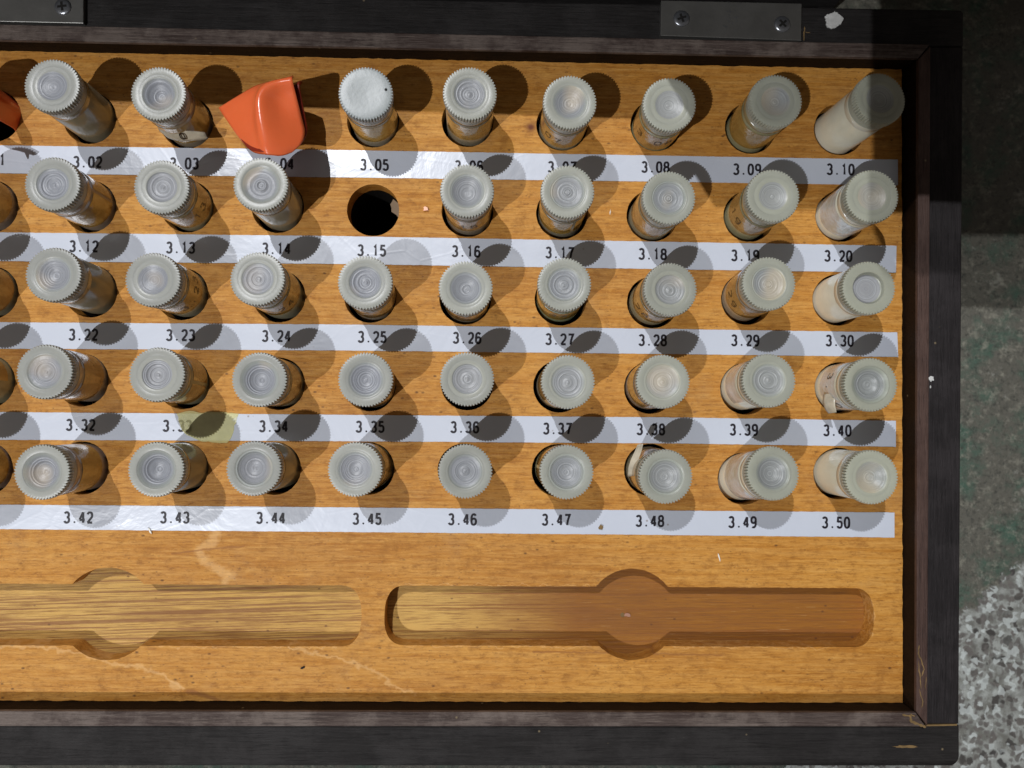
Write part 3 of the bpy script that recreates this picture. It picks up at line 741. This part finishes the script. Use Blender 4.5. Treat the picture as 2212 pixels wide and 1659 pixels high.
def sleeve(z0, z1, a0, a1, r=4.99, wav=.12, seed=0, lift=0.0):
    bm = bmesh.new(); n = 60; R = random.Random(seed); g = []
    for i in range(n + 1):
        a = math.radians(a0 + (a1 - a0) * i / n); col = []
        for j in range(4):
            z = z0 + (z1 - z0) * j / 3 + (wav * math.sin(a * 3 + seed) if j == 0 else 0) + (.03 * math.sin(a * 5 + seed) if j == 3 else 0)
            rr = r + lift * max(0, (i - n + 6) / 6) ** 2 + .012 * math.sin(a * 7 + j)
            col.append(bm.verts.new((rr * math.cos(a) * S, rr * math.sin(a) * S, z * S)))
        g.append(col)
    for i in range(n):
        for j in range(3): bm.faces.new((g[i][j], g[i + 1][j], g[i + 1][j + 1], g[i][j + 1]))
    o = mesh_obj('label_tape', bm, M['tape'], smooth=True, recalc=False); d = o.data; bpy.data.objects.remove(o); return d
SLV = [sleeve(1.4, 9.0, 5, 340, seed=1), sleeve(.8, 8.7, 0, 352, seed=2), sleeve(2.0, 9.1, 20, 345, seed=3)]
def number_on_barrel(s, phi, z, big=1.0, mirror=False):
    bm = bmesh.new(); r = 5.045
    for quad in text_quads(s, 1.05 * big, 1.45 * big, 1.55 * big, .25):
        vs = []
        for (x, y) in quad:
            a = math.radians(phi) + x / r
            vs.append(bm.verts.new((r * math.cos(a) * S, r * math.sin(a) * S, (z + y) * S)))
        bm.faces.new(vs)
    return bm
SPEC = {   # recess kind, has label, extra words for the label text
    (1, 2): ('c', 3, 'silvery grey vial'), (1, 3): ('a', 1, 'vial with torn flap marked 0'), (1, 5): ('flat', 1, 'flat scratched capped vial'),
    (1, 6): ('b', 1, 'ringed vial'), (1, 7): ('a', 1, 'vial taped 07'), (1, 8): ('c', 1, 'vial taped 08'),
    (1, 9): ('c', 1, 'olive taped vial'), (1, 10): ('deepc', 0, 'milky shaded vial'),
    (2, 4): ('d', 3, 'vial with small bright ring'), (3, 10): ('deep', 0, 'vial with deep bluish recess'), (2, 10): ('c', 2, 'milky stained vial'),
    (4, 10): ('a', 2, 'vial with peeling tape'), (5, 10): ('a', 0, 'milky vial'), (5, 8): ('a', 1, 'vial with twisted cream flap'),
    (4, 9): ('b', 2, 'milky stained vial'), (5, 9): ('a', 2, 'milky stained vial'), (5, 3): ('a', 3, 'plain grey vial'), (5, 4): ('a', 3, 'plain grey vial'), (3, 2): ('a', 3, 'plain grey vial'),
 (3, 3): ('c', 1, 'vial taped 3.23'), (3, 9): ('b', 1, 'vial taped 29'), (2, 9): ('c', 1, 'vial taped 19'),
}
PRINT = {(1, 7): ('07', 238), (1, 8): ('3 08', 252), (2, 3): ('13', -28), (2, 6): ('16', 272), (2, 9): ('19', 200), (3, 3): ('3.23', -18), (3, 4): ('24', -48),
         (3, 7): ('27', 262), (3, 8): ('28', 218), (3, 9): ('29', 198), (4, 10): ('3.40', 195)}
GROUP = 'capped plastic vials standing in the numbered holes'
def make_vial(k):
    row, colm = k
    hx, hy = HOLE[k]; cx, cy = CAP[k]
    L = Vector((cx - hx, cy - hy)); a = L * 0.45
    if a.length > .55: a = a.normalized() * .55
    base = Vector((hx + a.x, hy + a.y, 0)); top = Vector((cx, cy, 14.3)); ax = (top - base)
    num = '3.%02d' % ((row - 1) * 10 + colm)
    kind, lab, words = SPEC.get(k, (rnd.choice('aabb'), 1, ''))
    ORD = {1: 'at the left edge', 2: 'ninth column from the right', 3: 'eighth column from the right', 4: 'seventh column from the right', 5: 'sixth column from the right', 6: 'fifth column from the right', 7: 'fourth column from the right', 8: 'third column from the right', 9: 'second column from the right', 10: 'rightmost column'}
    ROW = {1: 'top row', 2: 'second row', 3: 'middle row', 4: 'fourth row', 5: 'bottom row'}
    text = '%s, %s %s, above %s' % (words or 'grey vial', ROW[row], ORD[colm], num)
    root = empty('vial', base, text, 'vial', GROUP)
    root.rotation_mode = 'QUATERNION'
    root.rotation_quaternion = Vector((0, 0, 1)).rotation_difference(ax.normalized())
    H = ax.length
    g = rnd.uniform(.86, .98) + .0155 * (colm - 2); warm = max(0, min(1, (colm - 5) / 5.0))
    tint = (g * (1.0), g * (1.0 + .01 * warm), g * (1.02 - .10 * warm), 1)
    def put(name, me, z, rz=0, par=root, colr=tint):
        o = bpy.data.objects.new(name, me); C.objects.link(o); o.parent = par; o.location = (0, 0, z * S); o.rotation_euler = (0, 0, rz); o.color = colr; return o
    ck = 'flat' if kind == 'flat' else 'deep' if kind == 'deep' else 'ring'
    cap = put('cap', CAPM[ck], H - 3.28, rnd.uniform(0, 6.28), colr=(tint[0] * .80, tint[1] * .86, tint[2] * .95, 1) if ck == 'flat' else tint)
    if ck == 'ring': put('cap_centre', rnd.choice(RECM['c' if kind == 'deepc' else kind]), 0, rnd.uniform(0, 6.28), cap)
    elif ck == 'deep':
        bm = bmesh.new(); lathe(bm, [(3.0, 2.2), (2.6, 2.07), (1.5, 2.05), (.001, 2.06)], 48)
        o = mesh_obj('cap_centre', bm, M['recess'], cap, smooth=True)
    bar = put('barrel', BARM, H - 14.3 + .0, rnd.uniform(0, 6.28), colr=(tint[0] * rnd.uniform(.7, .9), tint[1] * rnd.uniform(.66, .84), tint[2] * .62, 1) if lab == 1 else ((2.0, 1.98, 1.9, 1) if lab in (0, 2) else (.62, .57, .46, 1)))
    if lab in (1, 2):
        v = rnd.uniform(.75, 1.15); gcol = (v, v * rnd.uniform(.95, 1.1), v * rnd.uniform(.8, 1.3), 1)
        if lab == 2: gcol = (1.75, 3.0, 9.5, 1)
        if k in PRINT: rz = math.radians(PRINT[k][1] + 180 - 350)
        else: rz = rnd.uniform(0, 6.28)
        s = put('label_tape', SLV[rnd.randrange(3)], H - 14.3, rz, colr=gcol)
        if k in PRINT:
            txt, phi = PRINT[k]
            bm = number_on_barrel(txt, phi, 5.2 if k != (4, 10) else 6.2, 1.5)
            o = mesh_obj('printed_number', bm, M['faded'], s, recalc=False); o.rotation_euler = (0, 0, -rz)
    return root
order = sorted(CAP)
vials = {k: make_vial(k) for k in order}

# the little pit in the flat cap
bm = bmesh.new(); lathe(bm, [(.28, 0), (.22, .03), (.0001, .03)], 16)
o = mesh_obj('cap_pit', bm, M['slotdark'], vials[(1, 5)]); o.location = (3.9 * S, .9 * S, 14.33 * S)

def curl(name, parent, pts, width_vec, mt, curlamt=.4, n=14, m=5):
    """a thin peeling flap: sweep along pts (mm, parent space), across width_vec"""
    bm = bmesh.new(); g = []
    P = [Vector(p) for p in pts]; W = Vector(width_vec)
    for i in range(n + 1):
        t = i / n * (len(P) - 1); a = min(int(t), len(P) - 2); f = t - a
        p = P[a].lerp(P[a + 1], f); w = W * (1 - .35 * (i / n) ** 3)
        g.append([bm.verts.new(((p + w * (j / m - .5) + Vector((0, 0, curlamt * math.sin(math.pi * j / m) * (i / n)))) * S)) for j in range(m + 1)])
    for i in range(n):
        for j in range(m): bm.faces.new((g[i][j], g[i + 1][j], g[i + 1][j + 1], g[i][j + 1]))
    o = mesh_obj(name, bm, mt, parent, smooth=True, recalc=False); 
    md = o.modifiers.new('thick', 'SOLIDIFY'); md.thickness = .07 * S
    return o
# 3.03: torn paper flap with a 0, hanging off the near side of the barrel
FP = [(-3.6, -3.4, 6.4), (-2.0, -4.7, 6.1), (.4, -5.3, 5.8), (2.8, -5.1, 5.7), (4.6, -4.9, 5.3), (6.0, -4.7, 4.9)]; FW = Vector((-.3, 1.5, 2.1))
f = curl('torn_flap', vials[(1, 3)], FP, FW, M['flap'], .35)
bm = bmesh.new()
for quad in text_quads('0', 1.1, 1.25, 1.5, .26): bm.faces.new([bm.verts.new((Vector((1.6 + x, -5.25 - .0 * x, 5.85)) + FW * (.05 + y * .42) + Vector((0, -.25, .30))) * S) for x, y in quad])
mesh_obj('printed_number', bm, M['faded'], f, recalc=False)
# 3.40: tape end lifting at the near left
curl('peeling_flap', vials[(4, 10)], [(-4.7, -1.5, 6.2), (-4.9, -3.0, 6.1), (-4.6, -4.4, 5.9), (-3.9, -5.6, 5.6)], (1.4, .3, 2.8), M['flap'], .2)
# 3.48: twisted cream flap sticking up behind the cap
f = curl('twisted_flap', vials[(5, 8)], [(-4.9, -.8, 5.0), (-5.0, 1.2, 6.2), (-4.7, 2.9, 7.2), (-4.2, 4.6, 8.2), (-4.0, 6.0, 9.2)], (1.5, .3, 1.1), M['flap'], -.5)

# ================================================================ ORANGE VINYL PIECES
def grid_surface(bm, rows, flip=False):
    g = [[bm.verts.new(Vector(p) * S) for p in r] for r in rows]
    for i in range(len(g) - 1):
        for j in range(len(g[0]) - 1):
            q = (g[i][j], g[i][j + 1], g[i + 1][j + 1], g[i + 1][j]); bm.faces.new(q[::-1] if flip else q)
    return g
sleeve_o = empty('vinyl_sleeve', (-40.5, 35, 0), 'bent glossy orange vinyl sleeve stuck in the hole above 3.04', 'sleeve')
def catmull(P, n):
    out = []
    P = [Vector(p) for p in P]; Q = [2 * P[0] - P[1]] + P + [2 * P[-1] - P[-2]]
    for i in range(n + 1):
        t = i / n * (len(P) - 1); a = min(int(t), len(P) - 2); f = t - a
        p0, p1, p2, p3 = Q[a], Q[a + 1], Q[a + 2], Q[a + 3]
        out.append(0.5 * ((2 * p1) + (-p0 + p2) * f + (2 * p0 - 5 * p1 + 4 * p2 - p3) * f * f + (-p0 + 3 * p1 - 3 * p2 + p3) * f ** 3))
    return out
# rows run from the open far edge to the closed near end; each row left -> ridge -> right
ctrl = [
    [(-50.4, 36.7, 8.0), (-46.3, 38.3, 9.8), (-42.0, 40.1, 11.2), (-38.2, 41.0, 11.7), (-36.0, 41.5, 11.9), (-34.4, 41.9, 12.0)],
    [(-49.8, 35.8, 8.4), (-45.9, 37.2, 10.4), (-41.9, 38.5, 12.4), (-39.3, 39.2, 14.2), (-36.4, 39.9, 14.1), (-34.1, 40.4, 13.9)],
    [(-49.0, 34.7, 9.0), (-45.4, 35.3, 10.9), (-42.0, 36.0, 12.9), (-40.2, 36.3, 15.1), (-36.8, 36.9, 12.9), (-33.6, 37.6, 12.6)],
    [(-47.3, 32.4, 9.9), (-44.6, 32.6, 11.6), (-41.9, 32.7, 13.3), (-39.9, 32.6, 15.2), (-36.2, 32.9, 13.0), (-32.7, 33.6, 11.3)],
    [(-45.9, 30.5, 10.5), (-43.7, 30.3, 12.0), (-41.4, 30.1, 13.5), (-39.4, 29.9, 15.1), (-35.6, 30.1, 13.2), (-32.1, 30.9, 11.2)],
    [(-44.3, 28.6, 11.4), (-42.6, 28.0, 12.6), (-40.8, 27.5, 13.7), (-38.9, 27.1, 14.8), (-35.6, 27.0, 13.6), (-32.6, 28.4, 11.8)],
    [(-42.6, 26.8, 12.2), (-41.4, 26.0, 13.0), (-40.0, 25.5, 13.8), (-38.3, 25.2, 14.3), (-36.0, 25.3, 13.6), (-34.2, 26.3, 12.6)],
]
mid = [catmull(r, 26) for r in ctrl]
rows = list(zip(*[catmull([m[j] for m in mid], 26) for j in range(27)]))
rows = [list(r) for r in rows]
bm = bmesh.new()
g1 = grid_surface(bm, rows)
# under layer: same outline pulled down and in
low = []
for i, r in enumerate(rows):
    t = i / 26; rr = []
    for j, p in enumerate(r):
        s = j / 26; bulge = math.sin(math.pi * s) * (1 - .6 * t)
        q = Vector(p); q.z -= 0.25 + 5.2 * bulge * (1 - t) + 1.0 * (1 - t) + (2.0 * (1 - t) * s)
        q.x += 1.05 * s * max(0, 1 - 1.15 * t) ** .8 * (1 if s > .5 else .5) - .35 * t; q.y += .1 + .3 * t
        rr.append(q)
    low.append(rr)
g2 = grid_surface(bm, low, True)
bm.faces.ensure_lookup_table()
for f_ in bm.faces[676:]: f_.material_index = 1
for i in range(26):   # close left fold and near end, leave the far-right mouth open
    bm.faces.new((g1[i][0], g1[i + 1][0], g2[i + 1][0], g2[i][0]))
for j in range(26): bm.faces.new((g1[26][j], g1[26][j + 1], g2[26][j + 1], g2[26][j]))
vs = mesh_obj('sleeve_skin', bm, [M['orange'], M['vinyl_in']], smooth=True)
vs.parent = sleeve_o; vs.location = -sleeve_o.location
md = vs.modifiers.new('thick', 'SOLIDIFY'); md.thickness = .35 * S; md.offset = -1
bm = bmesh.new()
lathe(bm, [(4.0, -24), (4.7, -18), (4.9, -2), (5.0, 4), (4.5, 9)], 40)
for v in bm.verts:
    zz = v.co.z / S
    v.co.x += (-40.4 + .25 * max(0, zz) * .3) * S; v.co.y += (36.4 - .45 * max(0, zz)) * S
    if zz > 3: v.co.x += (v.co.x + 40.4 * S) * .12
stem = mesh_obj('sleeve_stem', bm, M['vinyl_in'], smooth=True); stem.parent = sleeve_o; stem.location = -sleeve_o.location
md = stem.modifiers.new('thick', 'SOLIDIFY'); md.thickness = .4 * S

sl2 = empty('vinyl_sleeve', (-100.25, 37.1, 0), 'torn red-orange vinyl sleeve in the hole above 3.01 at the left edge', 'sleeve')
bm = bmesh.new()
rg = lathe(bm, [(5.2, -5), (5.3, -3), (5.35, 0), (5.3, 4), (5.6, 9), (6.0, 13.5)], 56,
           rfun=lambda k, a, r: r * (1 + .05 * math.sin(3 * a + k) + .03 * math.sin(7 * a)))
for v in bm.verts:
    zz = v.co.z / S; v.co.x -= .02 * max(0, zz) * S
# tear the near side open
dele = [f for f in bm.faces if f.calc_center_median().z > -12 * S and -2.5 < math.atan2(f.calc_center_median().y, f.calc_center_median().x) < -.62]
bmesh.ops.delete(bm, geom=dele, context='FACES')
o = mesh_obj('sleeve_skin', bm, M['orange'], sl2, smooth=True); md = o.modifiers.new('thick', 'SOLIDIFY'); md.thickness = .35 * S
sub = o.modifiers.new('sub', 'SUBSURF'); sub.levels = 1; sub.render_levels = 1
curl('torn_lip', sl2, [(1.0, -3.6, 2.0), (2.6, -3.4, 6.0), (4.6, -2.2, 10.0), (6.2, -1.2, 14.0)], (1.9, 1.2, 0), M['orange'], .3)

# ================================================================ SMALL LOOSE THINGS
def crumb(name, x, y, z, r, mt, label, cat, seed, sx=1, sy=1, h=.4, ang=0):
    bm = bmesh.new(); blob(bm, 0, 0, r, 0, h, 11, .35, sx, sy, seed)
    o = mesh_obj(name, bm, M[mt]); o.location = (x * S, y * S, z * S); o.rotation_euler = (0, 0, ang)
    o['label'] = label; o['category'] = cat
    return o
crumb('copper_chip', -9.0, 18.7, .02, .5, 'copper', 'shiny copper chip on the wood between 3.15 and 3.16', 'chip', 3, 1.1, .9, .5)
crumb('white_sliver', 54.3, -54.8, .02, .35, 'white', 'thin white sliver on the wood below 3.49', 'sliver', 5, .35, 2.0, .25, .25)
crumb('white_sliver', -65.6, -50.0, .12, .32, 'white', 'white paper sliver at the strip edge left below 3.43', 'sliver', 8, .5, 2.2, .25, .5)
crumb('white_sliver', 30.5, 18.7, .02, .2, 'white', 'tiny curled white sliver on the wood between 3.17 and 3.18', 'sliver', 9, .5, 2.6, .2, -.1)
crumb('dark_crumb', -33.4, -78.3, .02, .33, 'slotdark', 'black crumb on the wood below the left slot', 'crumb', 12, 1.5, .6, .25, .3)
crumb('brown_crumb', 29.0, -48.6, .12, .5, 'raw', 'brown crumb on the strip between 3.47 and 3.48', 'crumb', 14, 1, .9, .35)
crumb('wood_crumb', 85.5, -41.0 + 20.9 * 0, .02, .15, 'white', 'tiny pale crumb beside the vial above 3.50', 'crumb', 15, 1, 1, .15)
# paper scrap inside the empty hole above 3.15
bm = bmesh.new()
prism(bm, rag([(-15.0, 20.6), (-16.4, 21.6), (-17.0, 20.4), (-16.6, 18.9), (-15.2, 17.6), (-14.75, 18.6)], .6, .12, 5), -3.2, -2.9)
o = mesh_obj('paper_scrap', bm, M['card']); o['label'] = 'torn brown scrap inside the empty hole above 3.15'; o['category'] = 'scrap'

# ================================================================ UNSEEN THINGS OUTSIDE THE FRAME, HERE FOR THEIR SHADOWS
shade_root = empty('shade_board', (-57, 82, -32), 'added dark board behind the case, unseen, casting a shadow on the panel', 'board')  # added out of view to cut the back lamp along the top row
bm = bmesh.new(); prism(bm, [(-150, 81.0), (90, 77.6), (90.1, 82.6), (-150, 87)], -32, 84, .3)
o = mesh_obj('board', bm, M['black']); o.parent = shade_root; o.location = -shade_root.location
bx = empty('shade_carton', (49, 110, -32), 'added unseen carton shading the right end of the top two rows', 'carton')  # invented block, keeps the back lamp off the upper right holes
bm = bmesh.new(); prism(bm, [(10, 87.5), (160, 85), (160, 140), (10, 140)], -32, 138, .3)
o = mesh_obj('shade_carton_walls', bm, M['card']); o.parent = bx; o.location = -bx.location
ph = empty('phone', (60, -40, 166), 'dark phone held flat above the case taking the picture', 'phone')
bm = bmesh.new(); prism(bm, rounded(rounded(rounded(rounded([], -3.9 + 9, -68.8 + 9, 9, 180, 270), 134 - 9, -68.8 + 9, 9, 270, 360), 134 - 9, -2 - 9, 9, 0, 90), -3.9 + 9, -2 - 9, 9, 90, 180), 166, 173.5, .8)
o = mesh_obj('phone_body', bm, M['phone']); o.parent = ph; o.location = -ph.location
